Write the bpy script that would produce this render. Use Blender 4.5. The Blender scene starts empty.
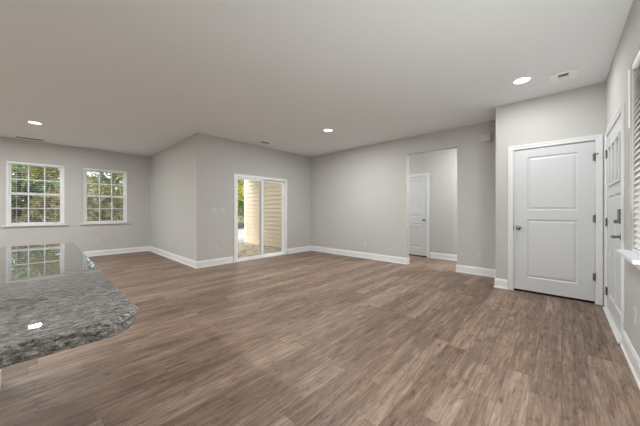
import bpy, bmesh, math, random
from mathutils import Vector, Matrix
random.seed(7)
S = bpy.context.scene
C = S.collection
PI = math.pi

# ------------------------------------------------------------------ camera
cam_d = bpy.data.cameras.new('camera')
cam = bpy.data.objects.new('camera', cam_d); C.objects.link(cam)
YAW = 0.7489
cam.location = (0, 0, 1.16)
cam.rotation_euler = (PI/2, 0, YAW - PI/2)
cam_d.sensor_width = 36; cam_d.lens = 259.13/640*36
cam_d.shift_x = -0.62/640; cam_d.shift_y = -2.16/640
cam_d.clip_start = 0.02; cam_d.clip_end = 200
S.camera = cam

# ------------------------------------------------------------------ sky, sun, exposure
SKY = 0.60
w = bpy.data.worlds.new('sky'); S.world = w; w.use_nodes = True
nt = w.node_tree; bg = nt.nodes['Background']
sky = nt.nodes.new('ShaderNodeTexSky'); sky.sky_type = 'NISHITA'
sky.sun_disc = False; sky.sun_elevation = math.radians(42); sky.sun_rotation = math.radians(-90)
sky.air_density = 1.0; sky.dust_density = 2.5; sky.ozone_density = 0.6
nt.links.new(sky.outputs[0], bg.inputs[0]); bg.inputs[1].default_value = SKY
sun_d = bpy.data.lights.new('sun', 'SUN'); sun_d.energy = 5.0; sun_d.angle = 0.01; sun_d.color = (1, .93, .82)
sun = bpy.data.objects.new('sun', sun_d); C.objects.link(sun); sun.location = (-20, 4, 20)
sun.rotation_euler = Vector((.75, .6, -.85)).to_track_quat('-Z', 'Y').to_euler()
LAMP_COL = (.965, 1.0, .985)
LAMP_W = {'entry': 12.5, 'living': 42, 'dining': 35, 'hall': 32, 'k1': 28, 'k2': 52, 'k3': 76, 'k4': 27}  # hall and k entries power unseen fill lights, added for flatter light
FILL_UPLIGHT = {'f1': 25.0}  # added lamp, out of view
PORCH_FILL_W = 24.0  # added lamp over the patio
S.view_settings.view_transform = 'Standard'; S.view_settings.look = 'None'
S.view_settings.gamma = 1; S.view_settings.use_curve_mapping = False
S.view_settings.exposure = 0.2

# ------------------------------------------------------------------ dimensions (metres)
H = 2.74
VS = 5.388      # wall with the sliding door
UA = 5.377      # wall with the hall opening
UL = 2.130      # return wall
VW = 8.757      # wall with the two windows
VR = -0.394     # front door wall
UC, VC = 4.696, 0.732   # closet front, closet corner
UH = 6.537      # hall back wall
UB = -3.6       # kitchen wall behind the camera's left
T = 0.125

# ------------------------------------------------------------------ materials
def mat(name, col, rough=0.5, metal=0.0, spec=0.5):
    m = bpy.data.materials.new(name); m.use_nodes = True
    b = m.node_tree.nodes['Principled BSDF']
    b.inputs['Base Color'].default_value = (*col, 1); b.inputs['Roughness'].default_value = rough
    b.inputs['Metallic'].default_value = metal; b.inputs['Specular IOR Level'].default_value = spec
    return m
def nodes(m): return m.node_tree.nodes, m.node_tree.links, m.node_tree.nodes['Principled BSDF']
def painted(name, col, rough, bump=0.02, scale=220):
    m = mat(name, col, rough, spec=0.3); N, L, b = nodes(m)
    tc = N.new('ShaderNodeTexCoord'); n = N.new('ShaderNodeTexNoise'); n.inputs['Scale'].default_value = scale
    n.inputs['Detail'].default_value = 3
    bp = N.new('ShaderNodeBump'); bp.inputs['Strength'].default_value = bump; bp.inputs['Distance'].default_value = 0.002
    L.new(tc.outputs['Object'], n.inputs['Vector']); L.new(n.outputs['Fac'], bp.inputs['Height']); L.new(bp.outputs[0], b.inputs['Normal'])
    return m
M_WALL = painted('greige wall paint', (.56, .548, .527), .75)
M_CEIL = painted('ceiling paint', (.83, .85, .86), .85, .05, 90)
M_TRIM = painted('white trim paint', (.80, .80, .81), .38, .01, 40)
M_DOOR = painted('white door paint', (.66, .665, .68), .42, .02, 60)
M_VINYL = painted('white vinyl', (.92, .92, .92), .35, .005, 40)
M_PLATE = painted('white plastic plate', (.62, .61, .59), .35, .0, 40)
M_SLOT = mat('dark slot', (.03, .03, .03), .6)
M_NICKEL = mat('satin nickel', (.28, .275, .265), .3, 1.0)
M_DARKMETAL = mat('dark nickel hinge', (.20, .20, .20), .38, .9)
M_LOCK = mat('lockset dark grey', (.25, .25, .245), .33, .8)
M_GAP = mat('dark door gap', (.01, .01, .01), .9)  # black standing in for shade under doors; the sweep shares it
M_VENT = painted('vent enamel', (.90, .90, .89), .4, .0, 40)
M_VENTDARK = mat('vent duct shadow', (.10, .10, .10), .8)
M_BLIND = painted('white faux wood blind', (.90, .90, .90), .45, .01, 30)
M_CORD = mat('blind cord', (.78, .78, .76), .7)
M_THRESH = painted('threshold', (.74, .73, .71), .4, .01, 40)

def m_floor():
    m = mat('wood plank floor', (.3, .2, .15), .4, spec=.35); N, L, b = nodes(m)
    def math_(op, a, c=None, v=None):
        n = N.new('ShaderNodeMath'); n.operation = op
        if isinstance(a, (int, float)): n.inputs[0].default_value = a
        else: L.new(a, n.inputs[0])
        if c is not None:
            if isinstance(c, (int, float)): n.inputs[1].default_value = c
            else: L.new(c, n.inputs[1])
        return n.outputs[0]
    tc = N.new('ShaderNodeTexCoord'); sp = N.new('ShaderNodeSeparateXYZ'); L.new(tc.outputs['Object'], sp.inputs[0])
    PW, PL = .145, 1.22
    rv = math_('DIVIDE', sp.outputs['Y'], PW); row = math_('FLOOR', rv); fv = math_('FRACT', rv)
    wn = N.new('ShaderNodeTexWhiteNoise'); wn.noise_dimensions = '1D'; L.new(row, wn.inputs['W'])
    ru = math_('ADD', math_('DIVIDE', sp.outputs['X'], PL), math_('MULTIPLY', wn.outputs['Value'], 7.3))
    idx = math_('FLOOR', ru); fu = math_('FRACT', ru)
    cb = N.new('ShaderNodeCombineXYZ'); L.new(idx, cb.inputs[0]); L.new(row, cb.inputs[1])
    w2 = N.new('ShaderNodeTexWhiteNoise'); w2.noise_dimensions = '3D'; L.new(cb.outputs[0], w2.inputs['Vector'])
    rnd = w2.outputs['Value']
    def noise_(kx, ky, sx, sy, scale, detail, rough, dist):
        g = N.new('ShaderNodeCombineXYZ')
        L.new(math_('ADD', math_('MULTIPLY', sp.outputs['X'], kx), math_('MULTIPLY', rnd, sx)), g.inputs[0])
        L.new(math_('ADD', math_('MULTIPLY', sp.outputs['Y'], ky), math_('MULTIPLY', rnd, sy)), g.inputs[1])
        n = N.new('ShaderNodeTexNoise'); n.inputs['Scale'].default_value = scale; n.inputs['Detail'].default_value = detail
        n.inputs['Roughness'].default_value = rough; n.inputs['Distortion'].default_value = dist
        L.new(g.outputs[0], n.inputs['Vector']); return n
    n1 = noise_(1.15, 11., 37, 91, 1.8, 7, .66, 1.1)      # broad cathedral grain, shifted per plank
    n2 = noise_(4., 95., 17, 0, 1.2, 4, .6, 0)          # fine pores
    n3 = noise_(4.2, 17., 11, 53, 1.4, 6, .72, 1.6)     # dark knots and cracks
    n4 = noise_(.8, 5., 71, 23, 1.6, 3, .5, .6)         # worn pale streaks
    def ramp(src, p0, c0, p1, c1):
        r = N.new('ShaderNodeValToRGB'); r.color_ramp.elements[0].position = p0; r.color_ramp.elements[1].position = p1
        r.color_ramp.elements[0].color = (*c0, 1); r.color_ramp.elements[1].color = (*c1, 1); L.new(src, r.inputs[0]); return r.outputs[0]
    r3 = ramp(n3.outputs['Fac'], .32, (.40, .36, .34), .47, (1, 1, 1))
    r4 = ramp(n4.outputs['Fac'], .48, (1, 1, 1), .70, (1.0, .93, .86))
    rp = N.new('ShaderNodeValToRGB'); cr = rp.color_ramp
    cr.elements[0].position = .27; cr.elements[0].color = FLOOR_LO
    cr.elements[1].position = .74; cr.elements[1].color = FLOOR_HI
    e = cr.elements.new(.5); e.color = FLOOR_MID
    t = math_('ADD', math_('MULTIPLY', n1.outputs['Fac'], .68), math_('ADD', math_('MULTIPLY', rnd, .14), math_('MULTIPLY', n2.outputs['Fac'], .36)))
    t = math_('ADD', t, math_('MULTIPLY', n4.outputs['Fac'], .25))
    L.new(math_('SUBTRACT', t, .215), rp.inputs[0])
    mx = N.new('ShaderNodeMix'); mx.data_type = 'RGBA'; mx.blend_type = 'MULTIPLY'; mx.inputs[0].default_value = .85
    L.new(rp.outputs[0], mx.inputs[6]); L.new(r3, mx.inputs[7])
    mxb = N.new('ShaderNodeMix'); mxb.data_type = 'RGBA'; mxb.blend_type = 'MULTIPLY'; mxb.inputs[0].default_value = 1
    L.new(mx.outputs[2], mxb.inputs[6]); L.new(r4, mxb.inputs[7]); mx = mxb
    # plank seams
    dv = math_('MULTIPLY', math_('MINIMUM', fv, math_('SUBTRACT', 1., fv)), PW)
    du = math_('MULTIPLY', math_('MINIMUM', fu, math_('SUBTRACT', 1., fu)), PL)
    seam = math_('LESS_THAN', math_('MINIMUM', dv, du), .0014)
    mx2 = N.new('ShaderNodeMix'); mx2.data_type = 'RGBA'; L.new(math_('MULTIPLY', seam, .55), mx2.inputs[0])
    L.new(mx.outputs[2], mx2.inputs[6]); mx2.inputs[7].default_value = (.05, .035, .027, 1)
    L.new(mx2.outputs[2], b.inputs['Base Color'])
    rr = math_('ADD', math_('MULTIPLY', n1.outputs['Fac'], .18), .40); L.new(rr, b.inputs['Roughness'])
    bp = N.new('ShaderNodeBump'); bp.inputs['Strength'].default_value = .25; bp.inputs['Distance'].default_value = .0015
    L.new(math_('SUBTRACT', n2.outputs['Fac'], seam), bp.inputs['Height']); L.new(bp.outputs[0], b.inputs['Normal'])
    return m
FLOOR_LO = (.080, .055, .042, 1); FLOOR_MID = (.238, .163, .123, 1); FLOOR_HI = (.45, .35, .28, 1)
M_FLOOR = m_floor()

def m_granite():
    m = mat('grey granite', (.3, .3, .3), .015); N, L, b = nodes(m)
    tc = N.new('ShaderNodeTexCoord')
    mp = N.new('ShaderNodeMapping'); mp.inputs['Rotation'].default_value = (0, 0, .82); mp.inputs['Scale'].default_value = (.8, 2.3, 1.6)
    L.new(tc.outputs['Object'], mp.inputs['Vector'])
    a = N.new('ShaderNodeTexNoise'); a.inputs['Scale'].default_value = 64; a.inputs['Detail'].default_value = 6; a.inputs['Roughness'].default_value = .82; a.inputs['Distortion'].default_value = .6
    L.new(mp.outputs[0], a.inputs['Vector'])
    r = N.new('ShaderNodeValToRGB'); c = r.color_ramp
    c.elements[0].position = .37; c.elements[0].color = (.012, .012, .012, 1)
    c.elements[1].position = .70; c.elements[1].color = (.76, .735, .71, 1)
    for p, k in ((.42, (.060, .058, .057, 1)), (.50, (.165, .156, .148, 1)), (.60, (.30, .285, .27, 1))):
        e = c.elements.new(p); e.color = k
    L.new(a.outputs['Fac'], r.inputs[0])
    v = N.new('ShaderNodeTexVoronoi'); v.inputs['Scale'].default_value = 190; L.new(mp.outputs[0], v.inputs['Vector'])
    r2 = N.new('ShaderNodeValToRGB'); r2.color_ramp.elements[0].position = .08; r2.color_ramp.elements[0].color = (.30, .295, .29, 1)
    r2.color_ramp.elements[1].position = .4; r2.color_ramp.elements[1].color = (1, 1, 1, 1)
    L.new(v.outputs['Distance'], r2.inputs[0])
    mx = N.new('ShaderNodeMix'); mx.data_type = 'RGBA'; mx.blend_type = 'MULTIPLY'; mx.inputs[0].default_value = .8
    L.new(r.outputs[0], mx.inputs[6]); L.new(r2.outputs[0], mx.inputs[7]); L.new(mx.outputs[2], b.inputs['Base Color'])
    return m
M_GRANITE = m_granite()

def m_glass():
    m = bpy.data.materials.new('window glass'); m.use_nodes = True; N = m.node_tree.nodes; L = m.node_tree.links
    N.remove(N['Principled BSDF']); out = N['Material Output']
    t = N.new('ShaderNodeBsdfTransparent'); t.inputs[0].default_value = (.96, .98, .97, 1)
    g = N.new('ShaderNodeBsdfGlossy'); g.inputs['Roughness'].default_value = .0
    lw = N.new('ShaderNodeLayerWeight'); p = N.new('ShaderNodeMath'); p.operation = 'POWER'; p.inputs[1].default_value = 4
    L.new(lw.outputs['Facing'], p.inputs[0])
    a = N.new('ShaderNodeMath'); a.operation = 'MULTIPLY_ADD'; a.inputs[1].default_value = .6; a.inputs[2].default_value = .03
    L.new(p.outputs[0], a.inputs[0])
    mx = N.new('ShaderNodeMixShader'); L.new(a.outputs[0], mx.inputs[0]); L.new(t.outputs[0], mx.inputs[1]); L.new(g.outputs[0], mx.inputs[2])
    L.new(mx.outputs[0], out.inputs[0])
    return m
M_GLASS = m_glass()

def m_frosted():
    m = mat('frosted glass', (.86, .87, .88), .45); return m
M_FROST = m_frosted()

def m_emit(name, s, col=(1, .97, .92)):
    m = mat(name, (.9, .9, .9), .5); N, L, b = nodes(m)
    b.inputs['Emission Color'].default_value = (*col, 1); b.inputs['Emission Strength'].default_value = s
    return m
M_LENS = m_emit('lit lens', 6.0)

def m_noise(name, cols, scale, rough=.8, bump=.2, detail=5, stretch=(1, 1, 1)):
    m = mat(name, cols[0], rough, spec=.3); N, L, b = nodes(m)
    tc = N.new('ShaderNodeTexCoord'); mp = N.new('ShaderNodeMapping'); mp.inputs['Scale'].default_value = stretch
    n = N.new('ShaderNodeTexNoise'); n.inputs['Scale'].default_value = scale; n.inputs['Detail'].default_value = detail
    L.new(tc.outputs['Object'], mp.inputs[0]); L.new(mp.outputs[0], n.inputs['Vector'])
    r = N.new('ShaderNodeValToRGB'); r.color_ramp.elements[0].position = .32; r.color_ramp.elements[1].position = .68
    r.color_ramp.elements[0].color = (*cols[0], 1); r.color_ramp.elements[1].color = (*cols[1], 1)
    L.new(n.outputs['Fac'], r.inputs[0]); L.new(r.outputs[0], b.inputs['Base Color'])
    bp = N.new('ShaderNodeBump'); bp.inputs['Strength'].default_value = bump; bp.inputs['Distance'].default_value = .01
    L.new(n.outputs['Fac'], bp.inputs['Height']); L.new(bp.outputs[0], b.inputs['Normal'])
    return m
M_SIDING = m_noise('beige vinyl siding', ((.80, .68, .53), (.83, .71, .56)), 30, .55, .05)
M_CONC = m_noise('patio concrete', ((.58, .46, .34), (.72, .60, .46)), 5, .85, .1)
M_GROUND = m_noise('dry ground', ((.34, .32, .28), (.44, .42, .38)), 2.5, .95, .3)
M_DIRT = m_noise('woodland ground', ((.10, .075, .045), (.24, .19, .11)), 3.5, .95, .4)
M_LITTER = m_noise('dead leaf', ((.09, .045, .025), (.22, .10, .045)), 14, .8, .1)
M_BARK = m_noise('bark', ((.07, .055, .045), (.17, .14, .115)), 9, .9, .6, 5, (1, 1, .25))
def leafmat(name, a, bcol):
    m = m_noise(name, (a, bcol), 1.3, .6, .0, 4); N, L, b = nodes(m)
    out = N['Material Output']; tr = N.new('ShaderNodeBsdfTranslucent'); ad = N.new('ShaderNodeMixShader'); ad.inputs[0].default_value = .4
    src = b.inputs['Base Color'].links[0].from_socket; L.new(src, tr.inputs[0])
    L.new(b.outputs[0], ad.inputs[1]); L.new(tr.outputs[0], ad.inputs[2]); L.new(ad.outputs[0], out.inputs[0])
    return m
M_LEAF = [leafmat('green foliage', (.14, .22, .06), (.36, .46, .15)),
          leafmat('yellow green foliage', (.42, .42, .08), (.72, .64, .18)),
          leafmat('olive foliage', (.18, .19, .07), (.40, .38, .15))]
M_BRUSH = leafmat('brown green undergrowth', (.10, .095, .045), (.30, .25, .12))

# ------------------------------------------------------------------ mesh helpers
def obj(name, bm, m, parent=None, smooth=False, bevel=0):
    me = bpy.data.meshes.new(name)
    bmesh.ops.recalc_face_normals(bm, faces=bm.faces)
    bm.to_mesh(me); bm.free()
    me.materials.append(m)
    if smooth:
        for p in me.polygons: p.use_smooth = True
    o = bpy.data.objects.new(name, me); C.objects.link(o)
    if parent is not None: o.parent = parent
    if bevel:
        b = o.modifiers.new('bevel', 'BEVEL'); b.width = bevel; b.segments = 2; b.limit_method = 'ANGLE'
    return o
def box(bm, x0, x1, y0, y1, z0, z1):
    x0, x1 = min(x0, x1), max(x0, x1); y0, y1 = min(y0, y1), max(y0, y1); z0, z1 = min(z0, z1), max(z0, z1)
    v = [bm.verts.new(p) for p in ((x0,y0,z0),(x1,y0,z0),(x1,y1,z0),(x0,y1,z0),(x0,y0,z1),(x1,y0,z1),(x1,y1,z1),(x0,y1,z1))]
    for f in ((0,3,2,1),(4,5,6,7),(0,1,5,4),(1,2,6,5),(2,3,7,6),(3,0,4,7)): bm.faces.new([v[i] for i in f])
def cyl(bm, p0, p1, r0, r1=None, n=20, cap=True):
    p0, p1 = Vector(p0), Vector(p1); r1 = r0 if r1 is None else r1
    d = (p1-p0).normalized(); a = d.orthogonal().normalized(); b = d.cross(a)
    A = [bm.verts.new(p0 + (a*math.cos(2*PI*i/n) + b*math.sin(2*PI*i/n))*r0) for i in range(n)]
    B = [bm.verts.new(p1 + (a*math.cos(2*PI*i/n) + b*math.sin(2*PI*i/n))*r1) for i in range(n)]
    for i in range(n):
        j = (i+1) % n; bm.faces.new((A[i], A[j], B[j], B[i]))
    if cap: bm.faces.new(A[::-1]); bm.faces.new(B)
def lathe(bm, base, axis, prof, n=28):
    """prof: list of (distance along axis, radius)"""
    base, d = Vector(base), Vector(axis).normalized(); a = d.orthogonal().normalized(); b = d.cross(a); rings = []
    for h, r in prof:
        if r < 1e-6: rings.append([bm.verts.new(base + d*h)])
        else: rings.append([bm.verts.new(base + d*h + (a*math.cos(2*PI*i/n) + b*math.sin(2*PI*i/n))*r) for i in range(n)])
    for A, B in zip(rings, rings[1:]):
        for i in range(n):
            j = (i+1) % n
            if len(A) == 1 and len(B) == 1: continue
            if len(A) == 1: bm.faces.new((A[0], B[i], B[j]))
            elif len(B) == 1: bm.faces.new((A[i], A[j], B[0]))
            else: bm.faces.new((A[i], A[j], B[j], B[i]))
def mk(*boxes):
    bm = bmesh.new()
    for b in boxes: box(bm, *b)
    return bm
def struct(name, bm, m, parent=None, label=None, cat=None, **k):
    o = obj(name, bm, m, parent, **k)
    if parent is None:
        o['kind'] = 'structure'
        if label: o['label'] = label
        if cat: o['category'] = cat
    return o
def empty(name, loc, label, cat, group=None, kind=None):
    o = bpy.data.objects.new(name, None); C.objects.link(o); o.location = loc; o.empty_display_size = .05
    o['label'] = label; o['category'] = cat
    if group: o['group'] = group
    if kind: o['kind'] = kind
    return o
def tag(o, label, cat, group=None, kind=None):
    o['label'] = label; o['category'] = cat
    if group: o['group'] = group
    if kind: o['kind'] = kind
    return o
def wall_bm(axis, c0, c1, a0, a1, z0, z1, holes=()):
    """wall slab between c0 and c1 across, a0..a1 along, with rectangular holes (a0,a1,z0,z1)"""
    bm = bmesh.new()
    As = sorted({a0, a1, *[h[0] for h in holes], *[h[1] for h in holes]}); Zs = sorted({z0, z1, *[h[2] for h in holes], *[h[3] for h in holes]})
    for i in range(len(As)-1):
        # merge vertical runs
        run = None
        for j in range(len(Zs)-1):
            am, zm = (As[i]+As[i+1])/2, (Zs[j]+Zs[j+1])/2
            solid = not any(h[0] < am < h[1] and h[2] < zm < h[3] for h in holes)
            if solid: run = (Zs[j], Zs[j+1]) if run is None else (run[0], Zs[j+1])
            if run and (not solid or j == len(Zs)-2):
                if axis == 'x': box(bm, c0, c1, As[i], As[i+1], run[0], run[1])
                else: box(bm, As[i], As[i+1], c0, c1, run[0], run[1])
                run = None
    return bm

# ------------------------------------------------------------------ room shell
struct('floor', mk((UB-.1, 6.70, VR-.13, VS+.06, -.09, 0), (UB-.1, UL+.06, VS+.06, VW+.06, -.09, 0)), M_FLOOR, label='brown wood plank floor running through the room', cat='floor')
struct('ceiling', mk((UB-.15, 6.75, VR-2.0, 9.0, H, H+.14)), M_CEIL, label='flat painted ceiling over the room', cat='ceiling')  # runs past the front door wall, an unseen overhang added to block sun
W1 = (-.530, .370, .840, 2.240); W2 = (.700, 1.600, .840, 2.240)
struct('wall_back', wall_bm('y', VW, VW+.15, UB, UL+.14, -.09, H, (W1, W2)), M_WALL, label='greige wall with the two garden windows', cat='wall')
struct('wall_return', wall_bm('x', UL, UL+.14, VS+T, VW, -.09, H), M_WALL, label='greige return wall beside the sliding door wall', cat='wall')
SD = (2.945, 4.452, -.1, 1.985)
struct('wall_patio', wall_bm('y', VS, VS+T, UL, UA, -.09, H, (SD,)), M_WALL, label='greige wall holding the sliding glass door', cat='wall')
OP = (1.456, 2.459, -.1, 2.385)
struct('wall_hall', wall_bm('x', UA, UA+T, .60, VS+T, -.09, H, (OP,)), M_WALL, label='greige wall with the plain hall opening', cat='wall')
HD = (2.46, 3.22, -.1, 2.035)
struct('wall_hall_end', wall_bm('x', UH, UH+T, .60, 5.32, -.09, H, (HD,)), M_WALL, label='greige wall at the end of the hall', cat='wall')
struct('wall_hall_sides', mk((UA+T, UH, .48, .60, -.09, H), (UA+T, UH, 5.2, 5.32, -.09, H)), M_WALL, label='side walls of the small hall', cat='wall')
CD = (-.310, .514, -.1, 2.04)
struct('wall_closet', wall_bm('x', UC, UC+.115, VR, VC, -.09, H, (CD,)), M_WALL, label='greige closet wall holding the white two-panel door', cat='wall')
struct('wall_closet_side', mk((UC+.115, UA+T, .617, VC, -.09, H)), M_WALL, label='side of the closet bump-out', cat='wall')
FD = (3.440, 4.53, -.1, 2.034)
RW = (2.60, 3.135, .845, 2.30)
struct('wall_right', wall_bm('y', VR-.14, VR, UB, 5.5, -.09, H, (FD, RW)), M_WALL, label='greige wall with front door and blind covered window', cat='wall')
struct('wall_kitchen', mk((UB-.12, UB, VR-.14, VW+.15, -.09, H)), M_WALL, label='kitchen wall outside the picture', cat='wall')

# ------------------------------------------------------------------ baseboards (profile swept with mitred corners, room on the right)
PROF = [(0, 0), (.024, 0), (.024, .012), (.017, .021), (.014, .022), (.014, .112), (.010, .124), (.005, .138), (0, .140)]
def baseboards(path, names):
    P = [Vector(p) for p in path]; n = len(P); off = []
    rt = [Vector(((b-a).normalized().y, -(b-a).normalized().x)) for a, b in zip(P, P[1:])]
    for i in range(n):
        if i == 0: off.append(rt[0])
        elif i == n-1: off.append(rt[-1])
        else:
            m = rt[i-1] + rt[i]; off.append(m / (m.dot(rt[i])))
    for i, nm in enumerate(names):
        if not nm: continue
        bm = bmesh.new(); rings = []
        for k in (i, i+1):
            rings.append([bm.verts.new((P[k].x + off[k].x*d, P[k].y + off[k].y*d, z)) for d, z in PROF])
        m = len(PROF)
        for q in range(m):
            r = (q+1) % m; bm.faces.new((rings[0][q], rings[0][r], rings[1][r], rings[1][q]))
        bm.faces.new(rings[0]); bm.faces.new(rings[1][::-1])
        struct(nm, bm, M_TRIM)
baseboards([(UB, VW), (UL, VW), (UL, VS), (2.915, VS)], ['baseboard_back', 'baseboard_return', 'baseboard_patio_left'])
baseboards([(4.482, VS), (UA, VS), (UA, OP[1]), (UA+T, OP[1])], ['baseboard_patio_right', 'baseboard_hall_left', 'baseboard_opening_left'])
baseboards([(UA+T, OP[0]), (UA, OP[0]), (UA, VC), (UC, VC), (UC, .582)], ['baseboard_opening_right', 'baseboard_hall_right', 'baseboard_closet_side', 'baseboard_closet'])
baseboards([(3.384, VR), (UB, VR)], ['baseboard_right'])
baseboards([(UH, 5.2), (UH, 3.30)], ['baseboard_hall_end_left'])
baseboards([(UH, 2.385), (UH, .60)], ['baseboard_hall_end_right'])

# ------------------------------------------------------------------ door casings
def casing(name, axis, c, sgn, a0, a1, z, wd=.062, th=.018):
    """moulded casing around an opening, standing th proud of the wall face c towards sgn"""
    bm = bmesh.new(); mid = wd*.62
    for (i_, o, t) in ((.004, mid, th*.72), (mid, wd, th)):   # two steps make the moulded profile
        parts = [(a0-o, a0-i_, 0, z+i_), (a1+i_, a1+o, 0, z+i_), (a0-o, a1+o, z+i_, z+o)]
        for p in parts:
            if axis == 'x': box(bm, c, c+sgn*t, p[0], p[1], p[2], p[3])
            else: box(bm, p[0], p[1], c, c+sgn*t, p[2], p[3])
    return struct(name, bm, M_TRIM, bevel=.003)
casing('trim_1', 'x', UC, -1, CD[0], CD[1], 2.04)
casing('trim_2', 'y', VR, 1, FD[0], FD[1], 2.034, wd=.054)
casing('trim_3', 'x', UH, -1, HD[0], HD[1], 2.035)

# ------------------------------------------------------------------ panelled doors
def leaf_bm(wd, ht, th, panels, holes=()):
    """leaf in local space: x 0..wd, z 0..ht, y 0 (front) .. th (back); nested mouldings for each panel on both faces"""
    bm = bmesh.new()
    allp = list(panels) + list(holes)
    xs = sorted({0, wd, *[p[0] for p in allp], *[p[1] for p in allp]}); zs = sorted({0, ht, *[p[2] for p in allp], *[p[3] for p in allp]})
    cache = {}
    def V(x, y, z):
        k = (round(x, 5), round(y, 5), round(z, 5))
        if k not in cache: cache[k] = bm.verts.new(k)
        return cache[k]
    def Q(*p):
        try: bm.faces.new([V(*q) for q in p])
        except ValueError: pass
    for face in (0, 1):
        y = 0 if face == 0 else th; s = 1 if face == 0 else -1
        for i in range(len(xs)-1):
            for j in range(len(zs)-1):
                xm, zm = (xs[i]+xs[i+1])/2, (zs[j]+zs[j+1])/2
                if any(p[0] < xm < p[1] and p[2] < zm < p[3] for p in allp): continue
                Q((xs[i], y, zs[j]), (xs[i+1], y, zs[j]), (xs[i+1], y, zs[j+1]), (xs[i], y, zs[j+1]))
        for p in panels:
            steps = [(0, 0), (.010, .009), (.020, .011), (.042, .003), (.05, .003)]
            R = []
            for ins, dp in steps:
                R.append([(p[0]+ins, y+s*dp, p[2]+ins), (p[1]-ins, y+s*dp, p[2]+ins), (p[1]-ins, y+s*dp, p[3]-ins), (p[0]+ins, y+s*dp, p[3]-ins)])
            for A, B in zip(R, R[1:]):
                for k in range(4):
                    l = (k+1) % 4; Q(A[k], A[l], B[l], B[k])
            Q(*R[-1])
    for h in holes:
        for (a, b) in (((h[0], h[2]), (h[1], h[2])), ((h[1], h[2]), (h[1], h[3])), ((h[1], h[3]), (h[0], h[3])), ((h[0], h[3]), (h[0], h[2]))):
            Q((a[0], 0, a[1]), (b[0], 0, b[1]), (b[0], th, b[1]), (a[0], th, a[1]))
    for i in range(len(xs)-1):
        for z in (0, ht): Q((xs[i], 0, z), (xs[i+1], 0, z), (xs[i+1], th, z), (xs[i], th, z))
    for j in range(len(zs)-1):
        for x in (0, wd): Q((x, 0, zs[j]), (x, 0, zs[j+1]), (x, th, zs[j+1]), (x, th, zs[j]))
    return bm
def place(bm, origin, xdir, ydir):
    M = Matrix(((xdir[0], ydir[0], 0, origin[0]), (xdir[1], ydir[1], 0, origin[1]), (0, 0, 1, origin[2]), (0, 0, 0, 1)))
    bmesh.ops.transform(bm, matrix=M, verts=bm.verts); return bm
def jamb(name, axis, c0, c1, a0, a1, z, parent, th=.016):
    bm = bmesh.new()
    for p in ((a0, a0+th, 0, z-th), (a1-th, a1, 0, z-th), (a0, a1, z-th, z)):
        if axis == 'x': box(bm, c0, c1, p[0], p[1], p[2], p[3])
        else: box(bm, p[0], p[1], c0, c1, p[2], p[3])
    return obj(name, bm, M_TRIM, parent)
def knob(parent, p, d, name='door_knob'):
    bm = bmesh.new()
    lathe(bm, p, d, [(0, 0), (0, .032), (.006, .032), (.009, .026), (.011, .012), (.032, .011), (.036, .020), (.045, .027), (.055, .0275), (.062, .022), (.066, .010), (.067, 0)])
    o = obj(name, bm, M_NICKEL, parent, smooth=True); o['label'] = 'satin nickel round door knob'; return o
def hinge(parent, p, axis, sgn, out):
    """knuckle barrel with leaves; axis = along-wall axis, out = unit vector into the room"""
    bm = bmesh.new(); o = Vector(out); c = Vector(p) + o*.006
    for k in range(3):
        cyl(bm, c + Vector((0, 0, -.046 + k*.031)), c + Vector((0, 0, -.046 + k*.031 + .029)), .0075, n=14)
    lathe(bm, c + Vector((0, 0, .047)), (0, 0, 1), [(0, 0), (0, .006), (.004, .007), (.008, 0)], 12)
    t = Vector((0, 1, 0)) if axis == 'y' else Vector((1, 0, 0))
    for s in (-1, 1):
        a = Vector(p) + t*s*.010; b = Vector((.010 if axis == 'x' else .002, .010 if axis == 'y' else .002, .044))
        box(bm, a.x-b.x, a.x+b.x, a.y-b.y, a.y+b.y, a.z-b.z, a.z+b.z)
    ob = obj('hinge', bm, M_DARKMETAL, parent); ob['label'] = 'dark metal hinge'; return ob

# closet door: wide white two-panel door, hinged on the right
d1 = empty('door_1', (UC, (CD[0]+CD[1])/2, 0), 'wide white two-panel closet door with nickel knob on its left', 'door', kind='structure')
def rel(o, parent):   # keep world coordinates of a mesh built in world space
    o.matrix_parent_inverse = Matrix.Translation(-parent.location); return o
jb = rel(jamb('door_jamb', 'x', UC, UC+.115, CD[0]-.0, CD[1]+.0, 2.04, d1, .004), d1)
wd = CD[1]-CD[0]-.014
lf = leaf_bm(wd, 1.998, .035, [(.148, wd-.148, .183, 1.008), (.148, wd-.148, 1.138, 1.888)])
rel(obj('door_leaf', place(lf, (UC+.002, CD[1]-.007, .030), (0, -1), (1, 0)), M_DOOR, d1), d1)
rel(obj('shadow_gap', mk((UC+.012, UC+.11, CD[0]+.004, CD[1]-.004, .0005, .029)), M_GAP, d1), d1)  # solid black block, paints the shade under the leaf
rel(knob(d1, (UC+.002, .458, .915), (-1, 0, 0)), d1)
for z in (1.83, 1.06, .335): rel(hinge(d1, (UC-.002, CD[0]+.004, z), 'y', -1, (-1, 0, 0)), d1)
st = bmesh.new(); box(st, UC-.0045, UC+.001, CD[1]-.004, CD[1]+.004, .885, .945)
rel(obj('strike_plate', st, M_DARKMETAL, d1), d1)
st = bmesh.new(); cyl(st, (UC-.010, CD[0]+.004, 1.862), (UC-.05, CD[0]-.012, 1.862), .004, n=10); cyl(st, (UC-.05, CD[0]-.012, 1.862), (UC-.058, CD[0]-.016, 1.862), .009, n=12)
cyl(st, (UC-.010, CD[0]+.004, 1.862), (UC-.03, CD[0]+.022, 1.862), .004, n=10)
rel(obj('hinge_pin_stop', st, M_DARKMETAL, d1), d1)

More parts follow.
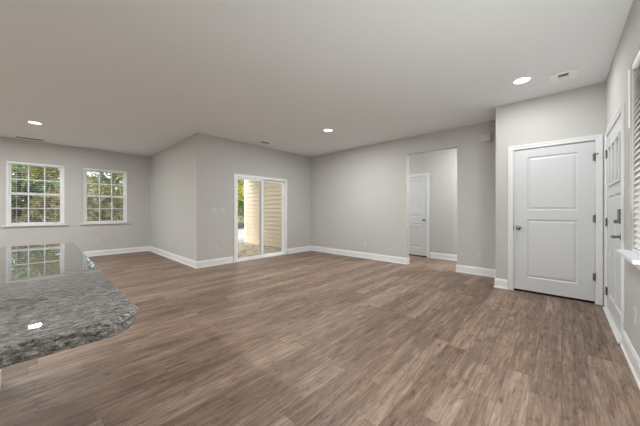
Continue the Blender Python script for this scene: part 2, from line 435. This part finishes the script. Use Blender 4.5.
# front door in the right wall: three small lites over two tall panels
d2 = empty('door_2', ((FD[0]+FD[1])/2, VR, 0), 'white front door with three small upper lites and dark lock', 'door', kind='structure')
rel(jamb('door_jamb', 'y', VR-.13, VR-.0, FD[0], FD[1], 2.034, d2, .008), d2)
FW = 1.0740; FZ = .026
pn = [(.13, .50, .20-FZ, 1.33-FZ), (.555, FW-.13, .20-FZ, 1.33-FZ)]
ls = [(.165, .375, 1.455-FZ, 1.865-FZ), (.4225, .6325, 1.455-FZ, 1.865-FZ), (.68, .89, 1.455-FZ, 1.865-FZ)]
lf = leaf_bm(FW, 1.996, .044, pn, ls)
rel(obj('door_leaf', place(lf, (4.525, VR-.002, FZ), (-1, 0), (0, -1)), M_DOOR, d2), d2)
for p in ls:
    x0, x1 = 4.525-p[1], 4.525-p[0]
    fr = rel(obj('lite_frame', mk((x0-.022, x0+.004, VR-.004, VR+.010, p[2]+FZ-.022, p[3]+FZ+.022), (x1-.004, x1+.022, VR-.004, VR+.010, p[2]+FZ-.022, p[3]+FZ+.022),
        (x0+.004, x1-.004, VR-.004, VR+.010, p[2]+FZ-.022, p[2]+FZ+.004), (x0+.004, x1-.004, VR-.004, VR+.010, p[3]+FZ-.004, p[3]+FZ+.022)), M_DOOR, d2, bevel=.003), d2)
    g = obj('glass_pane', mk((x0, x1, VR-.028, VR-.022, p[2]+FZ, p[3]+FZ)), M_FROST, fr)
for z in (1.825, 1.025, .215): rel(hinge(d2, (4.528, VR+.002, z), 'x', -1, (0, 1, 0)), d2)
# keypad deadbolt and lever
lk = bmesh.new(); box(lk, 3.505, 3.575, VR-.002, VR+.024, 1.045, 1.175)
kp = rel(obj('deadbolt', lk, M_LOCK, d2, bevel=.006), d2); kp['label'] = 'dark rectangular deadbolt housing'
tt = bmesh.new(); lathe(tt, (3.555, VR+.022, 1.062), (0, 1, 0), [(0, 0), (0, .015), (.006, .015), (.007, 0)], 16); box(tt, 3.549, 3.561, VR+.028, VR+.046, 1.046, 1.078)
t_ = obj('thumb_turn', tt, M_NICKEL, kp)
lv = bmesh.new(); lathe(lv, (3.545, VR-.002, .925), (0, 1, 0), [(0, 0), (0, .032), (.007, .032), (.011, .026), (.012, .012), (.045, .011), (.046, 0)])
cyl(lv, (3.535, VR+.046, .925), (3.645, VR+.050, .921), .0145, .011, n=14)
lo = rel(obj('lever_handle', lv, M_LOCK, d2, smooth=True), d2); lo['label'] = 'dark lever handle'
rel(obj('threshold', mk((FD[0]-.02, FD[1]+.02, VR-.13, VR+.036, .0, .020)), M_THRESH, d2, bevel=.006), d2)
rel(obj('door_sweep', mk((FD[0]+.005, FD[1]-.01, VR-.04, VR-.004, .0205, .0255)), M_GAP, d2), d2)

# hall door
d3 = empty('door_3', (UH, (HD[0]+HD[1])/2, 0), 'white two-panel door at the far end of the hall opening', 'door', kind='structure')
rel(jamb('door_jamb', 'x', UH, UH+T, HD[0], HD[1], 2.035, d3, .004), d3)
wd = HD[1]-HD[0]-.012
lf = leaf_bm(wd, 1.998, .035, [(.12, wd-.12, .20, .815), (.12, wd-.12, .99, 1.89)])
rel(obj('door_leaf', place(lf, (UH+.002, HD[1]-.006, .030), (0, -1), (1, 0)), M_DOOR, d3), d3)
rel(obj('shadow_gap', mk((UH+.012, UH+.12, HD[0]+.004, HD[1]-.004, .0005, .029)), M_GAP, d3), d3)  # black block again stands in for shade below the door
rel(knob(d3, (UH+.002, 2.53, .93), (-1, 0, 0)), d3)

# ------------------------------------------------------------------ sliding patio door
d4 = empty('door_4', ((SD[0]+SD[1])/2, VS, 0), 'white framed sliding glass door opening onto the patio', 'door', kind='structure')
f0, f1, zt = SD[0], SD[1], SD[3]
bm = mk((f0, f0+.045, VS-.012, VS+T, 0, zt), (f1-.045, f1, VS-.012, VS+T, 0, zt), (f0+.045, f1-.045, VS-.012, VS+T, zt-.05, zt), (f0+.045, f1-.045, VS-.012, VS+T, 0, .030))
rel(obj('door_frame', bm, M_VINYL, d4, bevel=.003), d4)
bm = mk((f0-.016, f0+.004, VS-.016, VS, 0, zt+.016), (f1-.004, f1+.016, VS-.016, VS, 0, zt+.016), (f0+.004, f1-.004, VS-.016, VS, zt-.004, zt+.016))
rel(obj('door_casing', bm, M_TRIM, d4, bevel=.002), d4)
def slide_panel(x0, x1, y0, y1, sw0, sw1):
    fr = rel(obj('sliding_panel', mk((x0, x0+sw0, y0, y1, .031, zt-.051), (x1-sw1, x1, y0, y1, .031, zt-.051),
        (x0+sw0, x1-sw1, y0, y1, .031, .075), (x0+sw0, x1-sw1, y0, y1, zt-.105, zt-.051)), M_VINYL, d4, bevel=.004), d4)
    g = obj('glass_pane', mk((x0+sw0-.005, x1-sw1+.005, (y0+y1)/2-.006, (y0+y1)/2+.006, .070, zt-.100)), M_GLASS, fr)
    return fr
slide_panel(f0+.046, 3.735, VS+.010, VS+.045, .050, .060)
slide_panel(3.66, f1-.046, VS+.055, VS+.090, .060, .055)

# ------------------------------------------------------------------ windows
def window(name, label, axis, w_, c, sgn, grid=(3, 2), sill=.05, horn=.05, depth=.045, stool=True, apron=False):
    """double hung window; c = room face of wall, sgn = direction to the outside"""
    a0, a1, z0, z1 = w_
    def B(bm, p0, p1, y0, y1, q0, q1):
        if axis == 'y': box(bm, p0, p1, c+sgn*y0, c+sgn*y1, q0, q1)
        else: box(bm, c+sgn*y0, c+sgn*y1, p0, p1, q0, q1)
    e = empty(name, ((a0+a1)/2, c, z0), label, 'window', kind='structure')
    bm = bmesh.new(); fw = .040; ft = .024
    B(bm, a0, a0+fw, depth-.02, .15, z0, z1); B(bm, a1-fw, a1, depth-.02, .15, z0, z1)
    B(bm, a0+fw, a1-fw, depth-.02, .15, z1-ft, z1); B(bm, a0+fw, a1-fw, depth-.02, .15, z0, z0+ft)
    rel(obj('window_frame', bm, M_VINYL, e, bevel=.003), e)
    zm = (z0+z1)/2
    for nm, q0, q1, y in (('upper_sash', zm-.028, z1-ft, depth+.03), ('lower_sash', z0+ft, zm+.028, depth-.002)):
        bm = bmesh.new(); s = .034; x0, x1 = a0+fw, a1-fw
        B(bm, x0, x0+s, y, y+.03, q0, q1); B(bm, x1-s, x1, y, y+.03, q0, q1)
        B(bm, x0+s, x1-s, y, y+.03, q0, q0+s); B(bm, x0+s, x1-s, y, y+.03, q1-s, q1)
        for k in range(1, grid[0]):
            xx = x0+s + (x1-x0-2*s)*k/grid[0]; B(bm, xx-.010, xx+.010, y+.006, y+.024, q0+s, q1-s)
        for k in range(1, grid[1]):
            zz = q0+s + (q1-q0-2*s)*k/grid[1]; B(bm, x0+s, x1-s, y+.007, y+.023, zz-.010, zz+.010)
        sash = rel(obj(nm, bm, M_VINYL, e), e)
        bm = bmesh.new(); B(bm, x0+s-.004, x1-s+.004, y+.013, y+.017, q0+s-.004, q1-s+.004)
        g = obj('glass_pane', bm, M_GLASS, sash)
    if stool:
        bm = bmesh.new(); B(bm, a0-horn, a1+horn, -sill, 0, z0-.022, z0+.004); B(bm, a0, a1, 0, depth-.02, z0-.0, z0+.004)
        if apron: B(bm, a0-horn*.4, a1+horn*.4, -.016, 0, z0-.075, z0-.022)
        rel(obj('window_sill', bm, M_TRIM, e, bevel=.004), e)
    return e
window('window_1', 'left of the two white double-hung windows in the back wall', 'y', W1, VW, 1)
window('window_2', 'right of the two white double-hung windows, nearer the return wall', 'y', W2, VW, 1)
window('window_3', 'window beside the front door covered by white slatted blinds', 'y', RW, VR, -1, grid=(1, 1), sill=.066, horn=.06, apron=True, depth=.075)

def blinds(name, label, w_, c, sgn, y, pitch, sd, tilt, wand_side=0):
    a0, a1, z0, z1 = w_; a0 += .008; a1 -= .008
    e = empty(name, ((a0+a1)/2, c+sgn*y, z1), label, 'blinds')
    yc = c + sgn*y
    bm = mk((a0, a1, yc-.0185, yc+.0185, z1-.045, z1-.002)); rel(obj('headrail', bm, M_BLIND, e, bevel=.003), e)
    bm = bmesh.new(); z = z1-.045-pitch*.7
    zs = []
    while z > z0+.040:
        zs.append(z); z -= pitch
    for z in zs:
        t = sgn*tilt; dy, dz = math.cos(t)*sd/2, math.sin(t)*sd/2; th = .0018/2
        v = [bm.verts.new(p) for p in ((a0+.004, yc-dy, z-dz-th), (a1-.004, yc-dy, z-dz-th), (a1-.004, yc+dy, z+dz-th), (a0+.004, yc+dy, z+dz-th),
             (a0+.004, yc-dy, z-dz+th), (a1-.004, yc-dy, z-dz+th), (a1-.004, yc+dy, z+dz+th), (a0+.004, yc+dy, z+dz+th))]
        for f in ((0,3,2,1),(4,5,6,7),(0,1,5,4),(1,2,6,5),(2,3,7,6),(3,0,4,7)): bm.faces.new([v[i] for i in f])
    rel(obj('slats', bm, M_BLIND, e), e)
    zb = z0+.014
    rel(obj('bottom_rail', mk((a0+.004, a1-.004, yc-.0175, yc+.0175, zb-.008, zb+.008)), M_BLIND, e, bevel=.003), e)
    bm = bmesh.new()
    for f in (.16, .84):
        x = a0 + (a1-a0)*f
        for s in (-1, 1): cyl(bm, (x, yc+s*sd*.52, zb), (x, yc+s*sd*.52, z1-.05), .0012, n=6)
    rel(obj('ladder_cords', bm, M_CORD, e), e)
    bm = bmesh.new(); x = a0+.06 if wand_side == 0 else a1-.03
    cyl(bm, (x, yc-sgn*.036, z1-.05), (x, yc-sgn*.036, z1-.50), .0045, n=8)
    rel(obj('tilt_wand', bm, M_BLIND, e), e)
    return e
blinds('window_blinds', 'open white slatted blinds in the left back window', W1, VW, 1, .0195, .049, .036, 0.0)
blinds('window_blinds', 'open white slatted blinds in the back window nearer the return wall', W2, VW, 1, .0195, .049, .036, 0.0)
blinds('window_blinds', 'white slatted blinds, partly closed, in the window beside the front door', RW, VR, -1, .026, .044, .050, math.radians(66), 1)

# ------------------------------------------------------------------ kitchen island
isl = empty('kitchen_island', (-.5, 1.8, 0), 'white kitchen island base under the grey granite top', 'kitchen island')
rel(obj('island_body', mk((-.86, -.200, 1.06, 2.70, 0.10, .873)), M_TRIM, isl, bevel=.002), isl)
rel(obj('island_base_trim', mk((-.875, -.184, 1.045, 2.745, 0, .115)), M_TRIM, isl, bevel=.004), isl)
def slab():
    bm = bmesh.new(); x0, x1, y0, y1, z0, z1 = -.98, .168, .738, 2.775, .873, .914
    def arc(cx, cy, r, a0, a1, n): return [(cx + r*math.cos(a0+(a1-a0)*i/n), cy + r*math.sin(a0+(a1-a0)*i/n)) for i in range(n+1)]
    raw = []
    r = .085
    raw += arc(x0+.02, y0+.02, .02, PI, 1.5*PI, 4) + arc(x1-r, y0+r, r, 1.5*PI, 2*PI, 14) + arc(x1-.015, y1-.015, .015, 0, .5*PI, 6) + arc(x0+.02, y1-.02, .02, .5*PI, PI, 4)
    pts = []
    for a, b in zip(raw, raw[1:] + raw[:1]):
        L_ = math.hypot(b[0]-a[0], b[1]-a[1]); k = max(1, int(L_/.008))
        for i in range(k): pts.append((a[0]+(b[0]-a[0])*i/k, a[1]+(b[1]-a[1])*i/k))
    n = len(pts); cx, cy = (x0+x1)/2, (y0+y1)/2
    rows = [(z1, -.004), (z1-.004, 0.0), (z1-.010, .002), (z1-.018, -.001), (z1-.027, -.001), (z0+.003, -.004), (z0, -.009)]
    from mathutils import noise
    rings = []
    for j, (z, o) in enumerate(rows):
        ring = []
        for i, p in enumerate(pts):
            a, b = pts[i-1], pts[(i+1) % n]; t = Vector((b[0]-a[0], b[1]-a[1])).normalized(); nx, ny = t.y, -t.x
            amp = .0012 if j < 2 else .0055
            d = o + amp*(noise.noise(Vector((p[0]*38, p[1]*38, z*70))) + .6*noise.noise(Vector((p[0]*95, p[1]*95, z*160))))
            ring.append(bm.verts.new((p[0]+nx*d, p[1]+ny*d, z)))
        rings.append(ring)
    for A, B in zip(rings, rings[1:]):
        for i in range(n):
            k = (i+1) % n; bm.faces.new((A[i], B[i], B[k], A[k]))
    bm.faces.new(rings[0]); bm.faces.new(rings[-1][::-1])
    return bm
tag(obj('granite_countertop', slab(), M_GRANITE), 'polished grey speckled granite countertop with rough chiselled edge', 'countertop')

# ------------------------------------------------------------------ ceiling fixtures
def downlight(x, y, power, label, group='recessed ceiling lights'):
    e = empty('ceiling_light', (x, y, H), label, 'ceiling light', group)
    bm = bmesh.new(); lathe(bm, (x, y, H), (0, 0, -1), [(-.002, .098), (.004, .098), (.009, .092), (.011, .084), (.008, .078), (-.002, .078)], 40)
    rel(obj('trim_ring', bm, M_VINYL, e, smooth=True), e)
    bm = bmesh.new(); lathe(bm, (x, y, H), (0, 0, -1), [(0, 0), (0, .078), (.005, .078), (.007, .06), (.008, 0)], 40)
    o = rel(obj('lens', bm, M_LENS, e, smooth=True), e); o['label'] = 'glowing white lens'
    ld = bpy.data.lights.new('lamp', 'AREA'); ld.shape = 'DISK'; ld.size = .15; ld.energy = power; ld.color = LAMP_COL
    lo = bpy.data.objects.new('lamp', ld); C.objects.link(lo); lo.parent = e; lo.location = (0, 0, -.0125)
    return e
downlight(-.084, 6.898, LAMP_W['dining'], 'round recessed light lit over the dining end, near the two windows')
downlight(3.808, 3.343, LAMP_W['living'], 'round recessed light lit in the middle of the ceiling')
downlight(3.948, .350, LAMP_W['entry'], 'round recessed light lit near the closet door, beside the square vent')
for x, y, k in ((-1.7, 1.0, 'k1'), (-1.7, 3.2, 'k2'), (-1.9, 5.6, 'k3'), (1.1, .45, 'k4')):  # unseen lights added to brighten the room
    downlight(x, y, LAMP_W[k], 'added recessed fill light outside the picture over the kitchen side')
for y in (.95, 4.35): downlight(5.95, y, LAMP_W['hall'], 'added recessed fill light in the hall, hidden behind the wall')  # added out of sight to light the hall evenly

def uplight(x, y, power, label):  # unseen uplight, added to brighten the ceiling
    e = empty('fill_uplight', (x, y, 0), label, 'fill lamp')
    bm = bmesh.new(); lathe(bm, (x, y, 0), (0, 0, 1), [(0, 0), (0, .048), (.012, .050), (.016, .045), (.20, .045), (.205, .042), (.19, .040), (.17, .038), (.17, 0)]); rel(obj('can', bm, M_VINYL, e, smooth=True), e)
    bm = bmesh.new(); lathe(bm, (x, y, .175), (0, 0, 1), [(0, 0), (0, .037), (.006, .036), (.010, 0)]); o = rel(obj('lens', bm, M_LENS, e, smooth=True), e); o['label'] = 'glowing white lens'
    ld = bpy.data.lights.new('lamp', 'AREA'); ld.shape = 'DISK'; ld.size = .075; ld.energy = power; ld.color = LAMP_COL
    lo = bpy.data.objects.new('lamp', ld); C.objects.link(lo); lo.parent = e; lo.location = (0, 0, .206); lo.rotation_euler = (PI, 0, 0)
uplight(1.40, -.24, FILL_UPLIGHT['f1'], 'added white fill uplight outside the picture by the front door wall')

def vent(x, y, lx, ly, label, b, n, shut=0.0):
    """louvred register; louvres run along y when shut > 0 (the far share of it closed), else along x"""
    e = empty('ceiling_vent', (x, y, H), label, 'vent'); fx, fy = lx/2, ly/2; by = b*1.4 if shut else b
    rel(obj('vent_frame', mk((x-fx, x+fx, y-fy, y-fy+by, H-(.012 if shut else .004), H), (x-fx, x+fx, y+fy-by, y+fy, H-.012, H),
        (x-fx, x-fx+b, y-fy+by, y+fy-by, H-.012, H), (x+fx-b, x+fx, y-fy+by, y+fy-by, H-.012, H)), M_VENT, e, bevel=.003), e)
    rel(obj('duct_shade', mk((x-fx+b, x+fx-b, y-fy+by, y+fy-by, H-.0015, H-.0005)), M_VENTDARK, e), e)  # flat dark sheet, painted as the shade inside the duct
    bm = bmesh.new(); w_ = 2*(fx if shut else fy)-2*(b if shut else by)
    for i in range(n):
        f = (i+.5)/n; closed = shut and f > 1-shut; hw = w_/n*(.47 if closed else (.20 if shut else .10)); t0 = H-.0065; t1 = H-.0055 if closed else H-.002
        if shut: xx = x-fx+b + w_*f; v = [(xx-hw, y-fy+by, t0), (xx-hw, y+fy-by, t0), (xx+hw, y+fy-by, t1), (xx+hw, y-fy+by, t1)]
        else: yy = y-fy+by + w_*f; v = [(x-fx+b, yy-hw, t0), (x+fx-b, yy-hw, t0), (x+fx-b, yy+hw, t1), (x-fx+b, yy+hw, t1)]
        A = [bm.verts.new(p) for p in v]; B = [bm.verts.new((p[0], p[1], p[2]-.0012)) for p in v]
        bm.faces.new(A); bm.faces.new(B[::-1])
        for k in range(4): bm.faces.new((A[k], A[(k+1) % 4], B[(k+1) % 4], B[k]))
    rel(obj('louvers', bm, M_VENT, e), e)
    return e
vent(4.15, -.015, .26, .235, 'square white ceiling vent beside the recessed light near the closet', .052, 8, .45)
vent(3.50, 5.02, .28, .14, 'small ceiling vent above the sliding door wall', .018, 2)
vent(-.17, 8.52, .44, .16, 'long narrow ceiling vent above the left back window', .016, 2)

# unseen lamp added under the patio roof to brighten siding and patio
pl = empty('porch_fill_lamp', (4.0, 7.1, H), 'added flush fill lamp under the patio roof, hidden above the sliding door', 'porch light')
bm = bmesh.new(); lathe(bm, (4.0, 7.1, H), (0, 0, -1), [(0, 0), (0, .11), (.02, .11), (.024, .10), (.025, 0)]); rel(obj('lamp_base', bm, M_VINYL, pl, smooth=True), pl)
bm = bmesh.new(); lathe(bm, (4.0, 7.1, H-.022), (0, 0, -1), [(0, .09), (.03, .08), (.05, .05), (.056, 0)]); rel(obj('lamp_shade', bm, M_LENS, pl, smooth=True), pl)
ld = bpy.data.lights.new('lamp', 'AREA'); ld.shape = 'DISK'; ld.size = .18; ld.energy = PORCH_FILL_W; ld.color = LAMP_COL
lo = bpy.data.objects.new('lamp', ld); C.objects.link(lo); lo.parent = pl; lo.location = (0, 0, -.085)

# ------------------------------------------------------------------ plates on the walls
def plate(kind, p, n, label, gang=1, group=None):
    """p centre on the wall face, n unit normal into the room"""
    n = Vector(n); t = Vector((-n.y, n.x, 0)); p = Vector(p); hw = .036*1.0 if gang == 1 else .059; hh = .058
    def B(bm, a0, a1, z0, z1, d0, d1):
        q0 = p + t*a0 + n*d0; q1 = p + t*a1 + n*d1; box(bm, q0.x, q1.x, q0.y, q1.y, p.z+z0, p.z+z1)
    e = empty('light_switch' if kind == 'switch' else 'wall_outlet', p, label, 'light switch' if kind == 'switch' else 'outlet', group)
    bm = bmesh.new(); B(bm, -hw, hw, -hh, hh, 0, .006); rel(obj('cover_plate', bm, M_PLATE, e, bevel=.002), e)
    if kind == 'switch':
        for k in range(gang):
            c = (k-(gang-1)/2)*.046
            bm = bmesh.new(); B(bm, c-.0165, c+.0165, -.033, .033, .005, .0085); rel(obj('rocker', bm, M_PLATE, e, bevel=.0015), e)
    else:
        for zc in (-.02, .02):
            bm = bmesh.new(); B(bm, -.0165, .0165, zc-.0145, zc+.0145, .005, .008)
            s = rel(obj('socket', bm, M_PLATE, e, bevel=.003), e)
            bm = bmesh.new(); B(bm, -.008, -.006, zc-.002, zc+.007, .0075, .0083); B(bm, .006, .008, zc-.002, zc+.007, .0075, .0083); B(bm, -.002, .002, zc-.010, zc-.006, .0075, .0083)
            o = obj('slots', bm, M_SLOT, s)
    return e
plate('switch', (2.475, VS, 1.155), (0, -1, 0), 'double switch plate left of the sliding door, farther from it', 2)
plate('switch', (2.672, VS, 1.155), (0, -1, 0), 'double switch plate left of the sliding door, closer to it', 2)
plate('outlet', (2.52, VS, .39), (0, -1, 0), 'white outlet low on the wall under the switch plates')
plate('outlet', (UL, 7.05, .36), (-1, 0, 0), 'white outlet low on the return wall')
plate('outlet', (.835, VW, .385), (0, -1, 0), 'white outlet below the right back window, left of the pair')
plate('outlet', (.965, VW, .385), (0, -1, 0), 'white outlet below the right back window, right of the pair')
plate('outlet', (UA, 3.52, .365), (-1, 0, 0), 'white outlet low on the wall left of the hall opening')
plate('outlet', (UA, 1.085, .365), (-1, 0, 0), 'white outlet low on the wall right of the hall opening')
plate('outlet', (2.93, VR, .40), (0, 1, 0), 'white outlet below the blind covered window')
# door chime box high on the wall
ch = empty('door_chime', (UA, .975, 2.455), 'white door chime box high on the wall beside the closet corner', 'door chime')
rel(obj('chime_cover', mk((UA-.045, UA-.006, .905, 1.045, 2.385, 2.525)), M_PLATE, ch, bevel=.006), ch)
rel(obj('back_plate', mk((UA-.006, UA, .895, 1.055, 2.378, 2.532)), M_PLATE, ch), ch)

# ------------------------------------------------------------------ outside: patio, siding, ground, woods
struct('patio_floor', mk((UL+.14, 5.60, VS+T, 8.95, -.22, -.10)), M_CONC, label='leaf strewn concrete patio floor', cat='patio')
def siding(name, m, u, v0, v1, z0, z1, lap=.15, sgn=-1):
    bm = bmesh.new(); z = z0
    while z < z1:
        zt_ = min(z+lap, z1)
        pr = [(0, z), (sgn*.030, z), (sgn*.030, z+.014), (sgn*.003, zt_), (0, zt_)]
        A = [bm.verts.new((u+a, v0, b)) for a, b in pr]; B = [bm.verts.new((u+a, v1, b)) for a, b in pr]
        for i in range(len(pr)):
            j = (i+1) % len(pr); bm.faces.new((A[i], A[j], B[j], B[i]))
        bm.faces.new(A); bm.faces.new(B[::-1]); z += lap
    return bm
struct('wall_exterior', mk((5.57, 6.75, VS+T, 9.32, -.3, H)), M_WALL, label='outer house wall along the patio', cat='wall')
struct('wall_siding', siding('s', M_SIDING, 5.57, VS+T, 9.24, -.1, H), M_SIDING, label='beige lap siding along the patio', cat='siding')
struct('trim_4', mk((5.545, 5.60, 9.24, 9.345, -.1, H)), M_VINYL, label='white corner board at the end of the patio siding', cat='trim')
struct('ground', mk((-40, 50, VW+.15, 60, -.32, -.20)), M_DIRT, label='brown woodland ground outside', cat='ground')
struct('path', mk((3.5, 16, 9.6, 17.2, -.20, -.17)), M_GROUND, label='pale paved strip beyond the patio', cat='path')
# leaf litter on the patio
bm = bmesh.new()
for i in range(240):
    x, y = random.uniform(2.4, 5.5), random.uniform(5.6, 8.9); a = random.uniform(0, 2*PI); L_ = random.uniform(.035, .075); W_ = L_*.5
    c, s = math.cos(a), math.sin(a); q = []
    for (p, r, z) in ((-1, 0, .004), (-.2, .8, .010), (.5, .6, .014), (1, 0, .006), (.5, -.6, .012), (-.2, -.8, .010)):
        q.append(bm.verts.new((x + c*p*L_ - s*r*W_, y + s*p*L_ + c*r*W_, -.10 + z)))
    bm.faces.new(q)
tag(obj('fallen_leaves', bm, M_LITTER), 'brown fallen leaves scattered on the concrete patio', 'leaves', kind='stuff')

def leaves(pts, size):
    vs, fs = [], []
    for p in pts:
        a = Vector((random.gauss(0, 1), random.gauss(0, 1), random.gauss(0, 1))).normalized(); b = a.orthogonal().normalized()
        b = (Matrix.Rotation(random.uniform(0, 2*PI), 3, a) @ b); c = a.cross(b); s = size*random.uniform(.6, 1.3); k = len(vs)
        vs += [p - b*s, p + c*s*.45 + a*s*.12, p + b*s, p - c*s*.45 + a*s*.12]; fs.append((k, k+1, k+2, k+3))
    return vs, fs
def leafobj(name, pts, size, m, parent=None):
    vs, fs = leaves(pts, size); me = bpy.data.meshes.new(name); me.from_pydata(vs, [], fs); me.materials.append(m)
    o = bpy.data.objects.new(name, me); C.objects.link(o)
    if parent: o.parent = parent
    return o
def tree(x, y, h, r, mi, n=4200, size=.115, low=.9):
    e = empty('leafy_tree', (x, y, -.2), ('green leafy tree in the woods outside the windows', 'yellow green leafy tree in the woods outside the windows', 'olive leafy tree in the woods outside the windows')[mi], 'tree',
              ('green trees in the woods', 'yellow green trees in the woods', 'olive trees in the woods')[mi])
    bm = bmesh.new(); p = Vector((0, 0, 0)); k = 5
    for i in range(k):
        q = p + Vector((random.uniform(-.15, .15), random.uniform(-.15, .15), h*.85/k)); cyl(bm, p, q, .11*(1-i/k*.75), .11*(1-(i+1)/k*.75), 9); p = q
    obj('trunk', bm, M_BARK, e, smooth=True)
    blobs = [(Vector((random.uniform(-.6, .6)*r, random.uniform(-.6, .6)*r, random.uniform(low, h))), random.uniform(.35, .6)*r) for _ in range(16)]
    pts = []
    for i in range(n):
        c, q = random.choice(blobs); d = Vector((random.gauss(0, 1), random.gauss(0, 1), random.gauss(0, .8))).normalized()*q*random.random()**.4
        pts.append(c + d)
    leafobj('crown', pts, size, M_LEAF[mi], e)
for (x, y, h, r, mi) in ((-4.2, 14.5, 6.5, 1.9, 0), (-2.3, 15.5, 7, 2.0, 2), (-.7, 14.2, 6.5, 1.6, 0), (.65, 16.5, 7.5, 1.8, 1), (1.7, 14.6, 6.5, 1.5, 2), (3.0, 15.6, 7, 1.8, 1),
                         (4.6, 18, 7, 2.0, 0), (6.4, 20, 7, 1.9, 2), (8.3, 18.5, 6.0, 1.5, 0), (9.6, 20.5, 7.5, 2.0, 0), (11.4, 18.5, 7.5, 2.1, 1), (13.2, 21, 8, 2.2, 0), (10.6, 19.5, 7, 1.7, 0), (-6.5, 15, 7, 2.1, 1),
                         (-5, 21, 9, 2.6, 0), (-2, 21.5, 9.5, 2.6, 2), (.6, 22, 9, 2.6, 0), (3.3, 21.5, 9.5, 2.6, 2), (6, 25, 10, 2.8, 0), (9.5, 26, 10.5, 2.8, 2), (13, 26, 10, 2.8, 0), (16.5, 25, 10, 2.8, 1), (-8.5, 21, 9, 2.6, 2)):
    tree(x, y, h, r, mi)
pts = []
for i in range(9000):
    x = random.uniform(-7, 4.2); y = random.uniform(11.6, 14.2); hh = 1.75 + .4*math.sin(x*2.1) + .25*math.sin(x*5.3+1)
    pts.append(Vector((x, y, -.2 + hh*random.random()**.8)))
tag(leafobj('undergrowth', pts, .10, M_BRUSH), 'brown green undergrowth outside the back windows', 'undergrowth', kind='stuff')
